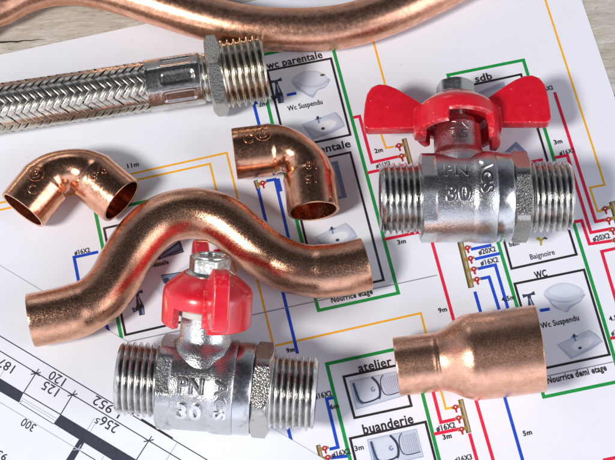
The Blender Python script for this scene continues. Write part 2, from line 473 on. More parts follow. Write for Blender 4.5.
def icon(name, ops, box=None):
    """ops: ('p', ink, pts) filled shape or ('s', ink, pts, width); pts in photo pixels on the sheet"""
    I = Ink()
    for i, o in enumerate(ops):
        z = ZP+.014+.011*i
        if o[0] == 'p': I.poly(o[2], o[1], z)
        else: I.stroke(o[2], o[3], o[1], z, len(o) > 4)
    return I.build(name, plan)
def zz(ox, oy, pts, k=5.11): return [(ox+a/k, oy+b/k) for a, b in pts]
def smoothp(pts, n=5):
    out = []; m = len(pts)
    for i in range(m):
        a, b, c, d = (Vector(pts[(i+q) % m]) for q in (-1, 0, 1, 2))
        for k in range(n):
            t = k/n
            v = 0.5*((2*b)+(c-a)*t+(2*a-5*b+4*c-d)*t*t+(3*b-a-3*c+d)*t**3); out.append((v.x, v.y))
    return out
def opens(pts, n=5):
    q = [Vector((*p, 0)) for p in pts]; r = catmull(q, n); return [(v.x, v.y) for v in r]
def ell(cx, cy, a, b, deg, n=24):
    t = math.radians(deg)
    return [(cx+a*math.cos(u)*math.cos(t)-b*math.sin(u)*math.sin(t), cy-a*math.cos(u)*math.sin(t)-b*math.sin(u)*math.cos(t)) for u in (2*PI*i/n for i in range(n))]
# hung toilets
Z = lambda p: zz(235, 30, p)
icon('toilet_drawing', [
    ('p', 'mid', smoothp(Z([(290, 262), (330, 250), (476, 245), (474, 278), (450, 300), (425, 308), (400, 345), (380, 340), (350, 322), (320, 305)]))),
    ('p', 'pale', smoothp(Z([(315, 275), (400, 292), (470, 268), (460, 288), (425, 300), (395, 330), (365, 318)]))),
    ('p', 'lid', smoothp(Z([(288, 258), (318, 228), (368, 208), (430, 212), (466, 236), (474, 262), (440, 285), (380, 292), (320, 278)]))),
    ('p', 'pale', smoothp(Z([(300, 255), (330, 230), (372, 214), (425, 218), (460, 240), (462, 258), (430, 274), (380, 280), (325, 268)]))),
    ('s', 'mid', opens(Z([(300, 262), (340, 282), (400, 294), (450, 280), (476, 252)])), .7),
    ('p', 'brassd', smoothp(Z([(435, 228), (452, 224), (460, 230), (442, 236)])))])
Z = lambda p: zz(495, 230, p)
icon('toilet_drawing', [
    ('p', 'mid', smoothp(Z([(250, 330), (300, 330), (452, 325), (448, 350), (430, 372), (388, 396), (370, 422), (345, 412), (300, 395), (268, 355)]))),
    ('p', 'pale', smoothp(Z([(290, 362), (370, 368), (440, 345), (425, 365), (380, 388), (360, 412), (320, 395)]))),
    ('p', 'lid', smoothp(Z([(248, 326), (275, 292), (335, 270), (400, 278), (445, 302), (452, 330), (410, 358), (340, 364), (280, 348)]))),
    ('p', 'pale', smoothp(Z([(275, 318), (300, 292), (345, 278), (400, 286), (434, 306), (432, 322), (390, 340), (330, 342)]))),
    ('s', 'mid', opens(Z([(262, 346), (310, 366), (370, 370), (430, 350), (452, 328)])), .8)])
# wash basins
def basin(c00, c10, c11, c01, tapat, drain, deg):
    ax = lambda u, v: tuple((c00[k]*(1-u)+c10[k]*u)*(1-v)+(c01[k]*(1-u)+c11[k]*u)*v for k in (0, 1))
    bowl = [ax(.55+.36*math.cos(t), .52+.36*math.sin(t)) for t in (2*PI*i/24 for i in range(24))]
    bowl2 = [ax(.55+.29*math.cos(t), .56+.27*math.sin(t)) for t in (2*PI*i/24 for i in range(24))]
    tx, ty = tapat
    icon('washbasin_drawing', [('p', 'mid', [c00, c10, ax(1.04, .5), c11, ax(.6, 1.08), c01]), ('p', 'lid', [ax(.03, .04), ax(.97, .03), ax(.98, .9), ax(.1, .93)]),
        ('p', 'pale', bowl), ('p', 'white', bowl2), ('p', 'slate', ell(drain[0], drain[1], 1.9, 1.4, 10, 12)),
        ('p', 'steel', [(tx-3.6, ty-.2), (tx+2.6, ty-1.8), (tx+3, ty-.4), (tx+.4, ty+.4), (tx+1.6, ty+4), (tx-.2, ty+4.2), (tx-1.2, ty+.8), (tx-3.4, ty+1.2)]),
        ('p', 'slate', ell(tx-.8, ty-1.2, 1.4, 1.8, 0, 10))])
basin((301.7, 124.5), (335.7, 111.7), (345.2, 126), (312.5, 139.8), (318.5, 119), (323, 128.5), 0)
basin((556.7, 344.8), (589.5, 329.7), (603, 341.5), (571, 359.5), (575, 337), (580, 348), 0)
basin((314.6, 237), (346, 222.6), (358, 237), (326, 252), (332.5, 229.5), (337.5, 240), 0)
# kitchen sinks
def sink(q):
    ax = lambda u, v: tuple((q[0][k]*(1-u)+q[1][k]*u)*(1-v)+(q[3][k]*(1-u)+q[2][k]*u)*v for k in (0, 1))
    L = lambda pts: [ax(*p) for p in pts]
    ops = [('p', 'mid', L([(0, 0), (1, 0), (1, 1), (0, 1)])), ('p', 'lid', L([(.02, .04), (.985, .04), (.985, .95), (.02, .95)])),
           ('p', 'steel', L([(.04, .12), (.10, .10), (.13, .70), (.20, .84), (.14, .90), (.05, .75)])),
           ('p', 'pale', L([(.14, .10), (.46, .08), (.53, .35), (.53, .62), (.44, .80), (.22, .82), (.15, .70)])),
           ('s', 'slate', opens(L([(.07, .10), (.09, .55), (.13, .80), (.22, .86), (.44, .84), (.50, .78)])), 1.5),
           ('s', 'slate', opens(L([(.46, .04), (.54, .25), (.565, .50), (.53, .76), (.49, .84)])), 2.2),
           ('s', 'slate', opens(L([(.70, .05), (.63, .14), (.595, .40), (.61, .68), (.69, .82), (.96, .80)])), .9)]
    for i in range(9): ops.append(('s', 'mid', L([(.66+.035*i, .12), (.66+.035*i, .80)]), .45))
    ops.append(('s', 'steel', ell(*ax(.43, .47), 1.9, 2.0, 0, 14)[3:13], 1.0))
    ops.append(('p', 'steel', ell(*ax(.45, .50), .9, .9, 0, 10)))
    icon('sink_drawing', ops)
sink([(349.1, 380.8), (397.5, 370.8), (404.5, 396), (356, 409.8)])
sink([(366.8, 439.3), (416.6, 428.6), (424, 457), (373, 468)])
# taps
def tap(cx, cy, s=1.0, k=0):
    R = lambda pts: [(cx+(a*.974+b*.0)*s+b*.23*s, cy+(b*.974-a*.23)*s) for a, b in pts]
    icon('tap_drawing', [('p', 'slate', R([(-6.5, -14), (-2, -13), (2, -13), (6, -14.5), (6.5, -10.5), (2, -11), (1.5, -8), (3.2, -1), (4, 5), (3, 12), (-3, 12), (-2.5, 6), (-8, 7.5), (-9, 2), (-4, 3), (-3, -2), (-1.6, -8), (-2, -11), (-6, -10)])),
        ('p', 'mid', R([(-.4, -8), (.6, -8), (1.5, 0), (.2, 1)])), ('p', 'steel', R([(.8, 5), (3.2, 5.5), (2.4, 11), (.5, 11)])), ('p', 'steel', R([(-7.5, 3.5), (-5, 4), (-5, 6), (-7, 6.3)])),
        ('s', 'black', R([(-4.5, 2.2), (4.4, 2.6)]), 1.0)])
tap(278.5, 92, .95); tap(531.5, 306.5, 1.0); tap(139.5, 304, .95)
# manifolds with red stop taps
def manifold(a, b, w, taps, right=False):
    n = Vector((b[1]-a[1], a[0]-b[0])).normalized()*w/2; d = Vector((b[0]-a[0], b[1]-a[1])).normalized()
    A_, B_ = Vector(a), Vector(b)
    q = lambda p, s, e=0: tuple(p+n*s+d*e)
    ops = [('p', 'brassd', [q(A_, -1), q(A_, 1), q(B_, 1), q(B_, -1)]), ('p', 'brass', [q(A_, -.4, .5), q(A_, .85, .5), q(B_, .85, -.5), q(B_, -.4, -.5)]),
           ('p', 'lightgrey', [q(A_, .1, 1), q(A_, .4, 1), q(B_, .4, -1), q(B_, .1, -1)])]
    for (x, y) in taps:
        s = 1
        base = A_+d*((Vector((x, y))-A_).dot(d)); dd = (Vector((x, y))-base); e = dd.normalized(); f = Vector((-e.y, e.x))
        out = Vector((x, y))+e*4
        ops.append(('p', 'brass', [tuple(base+f*1.9), tuple(out+f*1.3), tuple(out-f*1.3), tuple(base-f*1.9)]))
        ops.append(('p', 'crimson', ell(x, y, 2.6, 2.6, 0, 14)))
        ops.append(('p', 'crimson', [(x-1, y+.5), (x+.9, y+.2), (x+2.2, y+5.2), (x+.6, y+5.6)]))
        ops.append(('p', 'pale', ell(x, y-.2, .9, .9, 0, 8)))
    icon('manifold_drawing', ops)
manifold((404, 138.6), (410.6, 164), 5, [(398.8, 145.6), (401.5, 156)])
manifold((460, 241), (471.3, 287.7), 6, [(467.3, 247.8), (470.5, 258.4), (473.8, 269), (476.8, 279.3)])
manifold((460.5, 399.4), (468.9, 432.8), 5.2, [(455.4, 407.2), (458.5, 418), (461.5, 429.3)])
manifold((612, 201.5), (624, 245), 6.5, [(605.2, 208.7), (608.4, 219.5), (612.4, 229.6), (615.4, 240)])
manifold((318, 445), (324, 470), 4.5, [(324.8, 448.3), (327.8, 457.4)])
manifold((255.3, 180.3), (258.5, 190), 4.2, [(262.6, 183)])
# shower panels and other grey pictures
icon('shower_drawing', [('p', 'steel', [(322, 164), (337.6, 160.7), (347, 197.5), (331, 201)]), ('p', 'mid', [(324, 167), (334, 165), (342, 196), (332, 198)])])
icon('shower_drawing', [('p', 'mid', [(478, 92), (504, 81.5), (508.5, 98), (484, 111)]), ('p', 'pale', [(480, 95), (500, 88), (504, 98), (486, 107)])])
icon('bathtub_drawing', [('p', 'steel', [(500, 156), (516, 141.5), (527, 152), (530, 170), (505, 176)]), ('p', 'mid', [(504, 158), (515, 147), (523, 154), (526, 168), (508, 172)])])
icon('bath_tap_drawing', [('p', 'yellow', smoothp([(536.5, 238), (539, 237), (541, 239), (544.5, 236.8), (545.5, 238.5), (542, 241), (542.3, 245), (540, 245.2), (539.6, 241), (537, 240)])), ('p', 'slate', [(544, 236.8), (547.5, 238), (547, 239.6), (543.6, 238.6)]),])
icon('machine_drawing', [('p', 'slate', [(156, 258), (180, 240), (184, 252), (158, 260)]), ('p', 'steel', [(160, 256.5), (178.5, 244), (180, 247), (161, 258)]),
    ('s', 'steel', [(160, 259), (182, 250.5)], .6), ('s', 'steel', [(161, 257), (182, 247.5)], .6)])
icon('washbasin_drawing', [('p', 'pale', [(155, 288), (190, 262), (205, 268), (205, 290), (165, 300)]), ('p', 'steel', [(161, 276), (200, 270), (200, 273.5), (172, 279), (168, 285), (163, 283)]),
    ('s', 'slate', [(161, 275.4), (200, 269.4)], 1.0), ('p', 'slate', [(163, 279), (168, 277.5), (170, 281), (165, 284)])])

# --- architect's sheet, lower left, over the plumbing plan
arch = thing('floor_plan_sheet', 'pale floor plan sheet with thick black walls and upside-down numbers, lower left', 'floor plan', (0, 0, 0))
e0, e1 = P(0, 266), P(325, 460)
u = (e1-e0).normalized(); nrm = Vector((u.y, -u.x, 0))
sheet('paper', [e0-u*130, e1+u*160, e1+u*160+nrm*230, e0-u*130+nrm*230], .24, ZQ, M_paper2, arch)
I = Ink(); a1, a2, a3 = ZQ+.015, ZQ+.03, ZQ+.045
I.poly([(-40, 354), (23.5, 392.7), (19, 402.6), (-40, 368.5)], 'navy', a2)
I.poly([(60.7, 414.3), (160, 474), (134, 473.5), (53.5, 423.7)], 'navy', a2)
I.poly([(79.3, 439), (84.6, 442.2), (70, 467), (63.5, 464)], 'navy', a2+.008)
I.build('wall_drawing', arch)
I = Ink()
for p, w, k in (([(-30, 318), (0, 336), (205.5, 459), (235, 476.6)], 1.0, 'navy'), ([(-30, 333.5), (0, 351), (179, 459), (200, 471.5)], 1.0, 'navy'),
                ([(23.5, 392.7), (60.7, 414.6)], 1.0, 'navy'), ([(19.5, 403), (53.5, 424)], .7, 'navy'), ([(21, 400), (55.5, 421)], .6, 'lightgrey'), ([(22, 398), (57, 419)], .6, 'lightgrey'),
                ([(-30, 384), (0, 402.3), (78, 449.5)], .8, 'lightgrey'), ([(78, 449.5), (110, 469)], .9, 'navy'),
                ([(35.8, 373.5), (23.5, 392.7)], 1.0, 'navy'), ([(72.4, 395), (60.7, 414.3)], 1.0, 'navy'), ([(148.7, 440.8), (133, 465)], 1.0, 'navy'),
                ([(141.3, 419.3), (172.6, 438.6)], 2.0, 'black'), ([(177, 443), (160, 470)], .8, 'lightgrey'),
                ([(94.5, 418), (86.5, 431)], .7, 'lightgrey'), ([(97.5, 420), (89.5, 433)], .7, 'lightgrey'), ([(104, 456), (98, 466)], .7, 'lightgrey'), ([(4, 370), (-6, 386)], .7, 'lightgrey'),
                ([(22, 402), (16, 399.5)], .5, 'navy')):
    I.stroke(p, w, k, a1 if k != 'black' else a3)
for x, y in ((35.8, 373.5), (72.4, 395), (148.7, 440.8), (78, 449.3)):
    k = 'navy' if x != 78 else 'lightgrey'
    I.stroke([(x-5, y+.9), (x+5, y-1.1)], 1.1 if x != 78 else .7, k, a3)
    I.stroke([(x, y), (x+3, y-4.6)], .9, k, a3+.01)
    I.stroke([(x-4, y-2.4), (x+4, y+2.4)], 1.0, k, a3+.02)
I.build('dimension_line', arch)
A2 = 180-31.0
for t, c, w, h, b in (('120', (57, 378.5), 16.5, 9, .0), ('125', (50.3, 388.8), 16.5, 9, .0), ('1 952', (107, 407), 30, 9, .0), ('256', (109, 424.8), 18.5, 9.5, .0),
                      ('5', (97.2, 420.8), 4, 5.5, .0), ('300', (28.2, 425), 14, 8, .0), ('187', (6, 365.5), 17, 9, .0), ('93', (2, 455.5), 10, 7, .01)):
    I = Ink(); I.text(t, c, w, h, A2, 'navy', a3, b+.006)
    I.build('printed_number', arch)

# ------------------------------------------------------------------ threads, nuts
def thread(x0, x1, R, depth, pitch, bore, n=128, per=12, cham=1.4, endside=1):
    """tube with a real helical thread between x0 and x1; endside=+1: the free end is x1, -1: x0"""
    L = x1-x0; N = int(L/pitch*per); prof = []
    def r_at(x, th):
        ph = (x/pitch-th/(2*PI)) % 1.0
        t = abs(ph*2-1)                                   # 0 crest .. 1 root
        t = min(1, max(0, (t-.10)/.80)); t = t*t*(3-2*t)*.35+t*.65
        d = depth*t
        e = (x1-x) if endside > 0 else (x-x0)
        lim = R-cham*.75*max(0, 1-e/cham)
        k = (x-x0) if endside > 0 else (x1-x)             # run-out towards the shoulder
        dd = R-d*min(1, max(.15, k/(pitch*.8)))
        return min(dd, lim)
    xs = [x0+L*i/N for i in range(N+1)]
    rings = [(x, None) for x in xs]
    if endside > 0: rings += [(x1, R-cham*.75-.5), (x1-.5, bore+.3), (x1-.8, bore), (x0, bore)]
    else: rings = [(x0, R-cham*.75-.5)]+rings+[(x1, bore), (x0+.8, bore), (x0+.5, bore+.3)]
    def fn(i, j):
        x, r = rings[i]; th = 2*PI*j/n
        if r is None: r = r_at(x, th)
        return (x, r*math.cos(th), r*math.sin(th))
    return grid(fn, len(rings), n, True, True)
def hexa(x0, x1, af, bore, cham=.9, rot=0.0, n=96, clip=1.135):
    """hexagon round X with 30 degree turned chamfers"""
    def rr(th):
        a = ((th-rot+PI/6) % (PI/3))-PI/6
        return min(af/2/math.cos(a), af/2*clip)
    lim = af/2*1.0
    sec = [(x0, 0), (x0+cham*.55, 1), (x1-cham*.55, 1), (x1, 0)]
    rings = [(x0, bore)]+[(x0, 'c')]+[(x0+cham*.62, 'h')]+[(x1-cham*.62, 'h')]+[(x1, 'c')]+[(x1, bore)]
    def fn(i, j):
        x, k = rings[i]; th = 2*PI*j/n
        h = rr(th); r = k
        if k == 'h':
            over = h-lim; x = x+(over*.5 if i == 2 else -over*.5) if over > 0 else x; r = h
            x = x-(cham*.45 if i == 2 else -cham*.45)
        if k == 'c': r = min(h, lim)-.15
        return (x, r*math.cos(th), r*math.sin(th))
    return grid(fn, len(rings), n, True, True)
def spin_faces(part, M): return xform(part, M)

# ------------------------------------------------------------------ ball valves
def wrap(txt, size, xc, sc, r, rot=0, ext=.8, off=.02, w=None, h=None):
    """raised letters on a cylinder round X of radius r: xc along the axis, sc = angle (deg) from the front (-Y) towards the stem"""
    V_, F_, tw, th = text_mesh(txt, size, extrude=ext, offset=off*size*.9, cut=.35, bevel=.12)
    a = math.radians(rot); out = []
    sx = (w/tw) if w else 1; sy = (h/th) if h else 1
    for v in V_:
        x, y = v.x*sx, v.y*sy
        X = x*math.cos(a)-y*math.sin(a); Y = x*math.sin(a)+y*math.cos(a)
        t = math.radians(sc)+Y/r; R = r+v.z
        out.append((xc+X, -R*math.cos(t), R*math.sin(t)))
    return out, F_
def SX(p): return [(v[0]*.962, v[1], v[2]) for v in p[0]], p[1]
def valve(M, label, closed, wear, cut, lift=0.0, dx=0.0, handle_tilt=0.0, phase=0.0):
    t = thing('ball_valve', label, 'valve', mat=M, group='nickel ball valves with red handles')
    # casting: hexagonal left shoulder, barrel, neck
    NT_ = 20.8 if closed else 22.7
    prof = [(-8.6, 7.5), (-8.6, 12.6), (-8.0, 13.0), (-6, 13.05), (2.6, 12.95), (3.4, 13.2), (4.4, 13.45), (9.4, 13.4), (9.9, 13.1), (9.9, 7.5)]
    b = lathe_x(prof, 128)
    hx = hexa(-12.4, -7.2, 24.6, 7.5, .5, rot=math.radians(34), n=144, clip=1.09 if closed else 1.062)
    neck = lathe_z([(7, 3), (7, 10.6), (11.2, 9.6), (12.4, 8.5), (13.4, 7.6), (14.6, 7.15), (NT_-.6, 6.95), (NT_, 6.5), (NT_, 3)], 96)
    body = mesh_obj('body', *join(SX(b), SX(hx), neck), M_cast, t, sharp=32)
    lets = join(wrap('PN', 5.4, -2.2, 15, 13.0, w=7.0, h=4.4, ext=.8 if not wear else .22), wrap('30', 5.4, -2.0, -17, 13.0, w=6.9, h=4.9),
                wrap('ACS', 5.0, 6.4, 1 if closed else 6, 13.35, rot=-90, w=11, h=3.8))
    def neckwrap(txt, zc, w, h):
        V_, F_ = wrap(txt, 4, 0, 0, 7.0, ext=.12, w=w, h=h)
        V2, F2, tw, th = text_mesh(txt, 4, extrude=.12, offset=.03, cut=.4)
        o = []
        for v in V2:
            a = v.x*w/tw/7.0; R = 7.0+v.z
            o.append((R*math.sin(a), -R*math.cos(a), zc+v.y*h/th))
        return o, F2
    mesh_obj('raised_lettering', *join(lets, neckwrap('DN', NT_-2.2, 5.4, 2.4), neckwrap('15', NT_-5.4, 4.6, 2.7)), M_mark, t, sharp=40)
    mesh_obj('threaded_end', *SX(thread(-24.4, -11.8, 10.45, 1.15, 1.814, 7.6, endside=-1)), M_thr, t, sharp=50)
    mesh_obj('collar', *SX(lathe_x([(9.7, 7.5), (9.7, 12.75), (10.1, 13.1), (14.4, 13.1), (15.0, 12.7), (15.0, 7.5)], 128)), M_mach, t)
    mesh_obj('union_nut', *SX(hexa(14.9, 20.3, 24.2, 7.5, 1.0, rot=math.radians(phase), n=144, clip=1.11)), M_hex, t, sharp=25)
    mesh_obj('threaded_end', *SX(thread(20.2, 33.2, 10.45, 1.15, 1.814, 7.6, endside=1)), M_thr, t, sharp=50)
    mesh_obj('ball', *lathe_x([(-7, 7.55), (-7, 5), (-5, 4.6), (5, 4.6), (7, 5), (7, 7.55)], 64), M_mach, t)
    # stem parts
    WR = 8.9 if closed else 5.6
    mesh_obj('gland_washer', *lathe_z([(NT_-.1, 3), (NT_-.1, WR-.3), (NT_+.2, WR), (NT_+1.6, WR), (NT_+1.9, WR-.3), (NT_+1.9, 3)], 64), M_washer if closed else M_cast, t)
    # handle
    rot = Matrix.Rotation(math.radians(-90+13 if closed else 0), 4, 'Z')
    if handle_tilt: rot = Matrix.Rotation(math.radians(handle_tilt), 4, 'Y') @ rot
    n = 240
    def zb(th):       # th measured from the front (-Y) towards +X, in the valve's own frame
        d = math.degrees(th) % 360
        z = 17.9 if closed else (16.6 if 50 < (d % 360) < 110 else 20.0)
        for c0, c1 in cut:
            for s in (-360, 0, 360):
                if c0 < d+s < c1: z = 23.6
        return z
    extra = math.radians(84) if closed else 0          # the handle is turned, the cut-outs are given as seen from the front
    rings = [('r', 3.0, 32.1), ('r', 6.6, 32.1), ('r', 7.3, 31.9), ('r', 9.4, 30.3), ('r', 11.4, 28.6), ('r', 11.9, 28.0), ('r', 12.25, 27.2), ('r', 12.4, 26.4), ('r', 12.45, 25.6),
             ('b', 12.45, .35), ('b', 12.15, 0), ('b', 10.6, 0), ('b', 10.3, .3), ('r', 10.2, 25.0), ('r', 9.0, 26.4), ('r', 3.0, 27.0)]
    def fn(i, j):
        k, r, z = rings[i]; th = 2*PI*j/n
        if k == 'b': z = zb(th+extra*0)+z
        return Vector((r*math.sin(th), -r*math.cos(th), z))
    hub = grid(fn, len(rings), n, True, True)
    if closed: hub = xform(hub, Matrix.Rotation(math.radians(0), 4, 'Z'))
    w_out = [(8.0, 30.2), (10.8, 32.0), (14, 34.3), (18, 36.9), (21, 38.2), (23.4, 38.4), (25.6, 37.4), (27.0, 35.2), (27.7, 32), (28.1, 27.5), (28.2, 24.2), (27.7, 23.0), (26.8, 22.6), (11.6, 22.8), (9.0, 23.4)]
    wr = prism(w_out, -2.1, 2.1, .55, 3)
    wl = prism([(-a*.985, (c-2.2 if c > 28 else c-1.2)) for a, c in reversed(w_out)], -2.1, 2.1, .55, 3)
    wr = ([Vector((v.x*.985, v.y, v.z+.4)) for v in wr[0]], wr[1])
    ribs = []
    for s in (1, -1):      # thickened roots where the wings leave the hub
        ribs.append(prism([(s*9.2, 19.4), (s*12.6, 19.5), (s*13.2, 22), (s*12.9, 27.8), (s*10.0, 30.0)], -2.8, 2.8, .6, 2))
    wings = join(wr, wl, *ribs)
    wings = xform(wings, rot)
    hubm = xform(hub, Matrix.Rotation(math.radians(handle_tilt), 4, 'Y')) if handle_tilt else hub
    mesh_obj('handle', *join(hubm, wings), M_red, t, sharp=38)
    # nut, its collar and the stem end
    hn = hexa(32.8, 36.9, 10.2, 3.0, .5, rot=math.radians(22 if closed else 12), n=72)
    hv = [(v[1], v[2], v[0]) for v in hn[0]]
    fl = lathe_z([(32.0, 3), (32.0, 6.5), (32.35, 6.6), (32.8, 5.7), (33.0, 5.0), (33.0, 3)], 72)
    cr = lathe_z([(36.6, 3.0), (37.2, 3.2), (37.4, 3.9), (37.2, 4.5), (36.7, 4.6), (36.5, 4.2)], 64)
    NT = Matrix.Rotation(math.radians(handle_tilt), 4, 'Y')
    mesh_obj('hex_nut', *xform(join((hv, hn[1]), fl, cr), NT), M_nut, t, sharp=28)
    mesh_obj('stem', *xform(lathe_z([(20, .01), (20, 3.02), (36.2, 3.02), (36.7, 2.5), (36.7, .01)], 48), NT), M_mach, t)
    return t
def basis(X, Zl, loc):
    X = X.normalized(); Zl = (Zl-X*Zl.dot(X)).normalized(); Y = Zl.cross(X)
    m = Matrix((X, Y, Zl)).transposed().to_4x4(); m.translation = Vector(loc)*MM; return m
# valve 1, upper right, handle open along the pipe
h1 = 13.9
a, b = P(377, 198.6, h1), P(573, 196.6, h1)
X = (b-a).normalized(); perp = Vector((-X.y, X.x, 0))
phi = math.radians(-1.0)
o = P(460.6, 197.6, h1)
valve(basis(X, perp*math.cos(phi)+Vector((0, 0, math.sin(phi))), o), 'upper right ball valve, red butterfly handle spread in line with its threaded ends', False, True, [(-17, 55), (168, 228)], handle_tilt=.1, phase=19)
# valve 2, lower left, handle turned across the pipe, standing on one wing
h2 = 13.9
a, b = P(119, 377.2, h2), P(318, 394.5, h2)
X = (b-a).normalized(); perp = Vector((-X.y, X.x, 0)); phi = math.radians(33)
o = P(202.2, 384.6, h2)
valve(basis(X, perp*math.cos(phi)+Vector((0, 0, math.sin(phi))), o), 'lower left ball valve below wavy copper pipe, one red handle wing pointing at viewer', True, False, [(-42, 6), (136, 186)], phase=38)

# ------------------------------------------------------------------ copper
def cpath(pts, R, z0=.4): return [P(x, y, R+z0) for x, y in pts]
# wavy crossover pipe
R = 7.75
path = catmull(cpath([(31, 320.5), (52, 316.5), (75, 311), (97, 300), (113, 283), (127, 258), (142, 237), (164, 219.5), (194, 213), (223, 220.5), (246, 238), (266, 254.5), (290, 267), (316, 271.5), (341, 269.5), (366, 264)], R), 12)
rnd = random.Random(5)
def rs(s, L, th):
    r = 7.55
    for c in (0, L):
        d = abs(s-c); r += .32*(1-min(1, max(0, (d-14)/2.2)))
    r += .06*math.sin(s*.23+1.3)*math.cos(2*th)
    return r
o = mesh_obj('crossover_pipe', *pipe(path, rs, 1.0), M_copS)
tag(o, 'mottled copper pipe bent in a wavy arch over the lower left valve', 'copper pipe')
# elbows
def elbow_path(p0, d0, p1, d1, a, b, Rb):
    """straight from p0 along d0 and from p1 along d1 to where they meet, rounded with radius Rb (mm)"""
    c = p0+d0*a
    k = Rb*math.tan(math.acos(max(-1, min(1, d0.dot(-d1))))/2)
    s0, s1 = c-d0*k, c-d1*k
    n = 26; out = [p0+(s0-p0)*(i/12) for i in range(12)]
    ctr_dir = ((s0-c)+(s1-c))
    # circle centre
    nrm_ = d0.cross(-d1).normalized(); m = nrm_.cross(d0).normalized()
    cen = s0+m*Rb
    if (cen-s1).length > Rb*1.2: cen = s0-m*Rb; m = -m
    tot = math.acos(max(-1, min(1, d0.dot(-d1))))
    for i in range(n+1):
        t = tot*i/n
        out.append(cen-m*Rb*math.cos(t)+d0*Rb*math.sin(t))
    end = out[-1]
    for i in range(1, 13): out.append(end+(p1-end)*(i/12))
    return out
def meet(p0, d0, p1, d1):
    den = d0.x*d1.y-d0.y*d1.x; w = p1-p0
    return (w.x*d1.y-w.y*d1.x)/den, (w.x*d0.y-w.y*d0.x)/den
def elbow(ends, dirs, label, marks, Rb=9.8, R=7.75):
    z = R+.4
    p0, p1 = P(*ends[0], z), P(*ends[1], z)
    q0, q1 = P(ends[0][0]+dirs[0][0]*20, ends[0][1]+dirs[0][1]*20, z), P(ends[1][0]+dirs[1][0]*20, ends[1][1]+dirs[1][1]*20, z)
    d0, d1 = (q0-p0).normalized(), (q1-p1).normalized()
    a, b = meet(p0, d0, p1, d1)
    path = elbow_path(p0, d0, p1, d1, a, b, Rb)
    S_ = a-Rb; S2 = b-Rb
    def rr(s, L, th):
        r = R
        e = min(s/1.0, (L-s)/1.0)
        # sockets a touch wider than the bend, with a small bead at the stop
        d = s-S_-.2; d2 = (L-s)-S2-.2
        k = 1/(1+math.exp(-d*2.2)); k2 = 1/(1+math.exp(-d2*2.2))
        r -= .42*min(k, k2)
        r += .16*math.exp(-(d+1.0)**2/.5)+.16*math.exp(-(d2+1.0)**2/.5)
        u = (s-S_)/max(.1, L-S_-S2); u = min(1, max(0, u))
        return r*(1-.16*math.sin(PI*u)**2*math.sin(th)**2)
    e = thing('copper_elbow', label, 'pipe elbow', (p0+p1)/2-Vector((0, 0, R)), group='copper elbow fittings')
    org = (p0+p1)/2-Vector((0, 0, R))
    v, f = pipe(path, rr, .95, 80)
    mesh_obj('elbow_body', [x-org for x in v], f, M_copE, e)
    parts = []
    s = arc(path); fr = frames(path)
    for txt, which, along, th0, rot, w, h in marks:
        base, d = (p0, d0) if which == 0 else (p1, d1)
        up = Vector((0, 0, 1)); side = d.cross(up).normalized()
        if txt == 'O':
            n = 40; rw = []
            for i in range(n):
                t = 2*PI*i/n
                for q, hh in ((h/2-.26, -.05), (h/2-.13, .22), (h/2+.13, .22), (h/2+.26, -.05)):
                    rw.append((q*math.cos(t), q*math.sin(t), hh))
            V_ = rw; F_ = [(i*4+k, i*4+k+1, ((i+1) % n)*4+k+1, ((i+1) % n)*4+k) for i in range(n) for k in range(3)]
            sx = sy = 1
        else:
            V_, F_, tw, th_ = text_mesh(txt, 4, extrude=.22, cut=.4, bevel=.08); sx, sy = w/tw, h/th_
        ra = math.radians(rot); out = []
        for q in V_:
            x, y = q[0]*sx, q[1]*sy
            X_ = x*math.cos(ra)-y*math.sin(ra); Y_ = x*math.sin(ra)+y*math.cos(ra)
            t = math.radians(th0)-Y_/R
            rad = R+q[2]
            out.append(base+d*(along+X_)+(up*math.cos(t)+side*math.sin(t))*rad-org)
        parts.append((out, F_))
    if parts: mesh_obj('raised_lettering', *join(*parts), M_copE, e, sharp=50)
    return e
elbow([(22.7, 210), (121.5, 200.5)], [(.64, -.77), (-.78, -.63)], 'left copper elbow, above the left end of the wavy copper pipe',
      [('O', 0, 9.5, -8, 0, 4.4, 4.4), ('B', 0, 9.5, -8, -45, 2.0, 2.6), ('C', 0, 5.0, 8, -45, 2.4, 3.0), ('18', 1, 9.2, -12, 218, 3.4, 2.6), ('15', 1, 8.2, 14, 218, 2.8, 2.6)])
elbow([(234.6, 154), (313.5, 211)], [(.992, -.125), (-.12, -.993)], 'copper elbow right of the wavy arch, its open end facing the viewer',
      [('O', 0, 9.0, -16, 0, 4.6, 4.6), ('B', 0, 9.0, -16, 0, 2.2, 3.0), ('C', 0, 4.4, -8, 0, 2.8, 3.4), ('15', 1, 7.2, 0, 90, 3.2, 2.8), ('18', 1, 11.5, 4, 90, 3.2, 2.8)])
# reducer
pts = [P(396.6, 366.8, 9.0), P(437, 360, 9.9), P(470, 355.2, 11), P(540, 348.4, 12.9)]
A_, B_ = pts[0], pts[-1]
path = [A_+(B_-A_)*(i/60) for i in range(61)]
def rred(s, L, th):
    u = s/L
    r1, r2 = 8.35, 12.35
    t = min(1, max(0, (u-.29)/.24)); t = t*t*(3-2*t)*.8+t*.2
    r = r1+(r2-r1)*t
    r += .12*math.exp(-((u-.275)/.012)**2)-.15*math.exp(-((u-.30)/.012)**2)
    r += .03*math.sin(th*3+s*.3)
    return r
path = [A_+(B_-A_)*(i/120) for i in range(121)]
o = mesh_obj('copper_reducer', *pipe(path, rred, 1.1, 96), M_copR)
tag(o, 'copper reducer fitting, narrow end left and wide end right, lying right of the word atelier', 'pipe reducer')
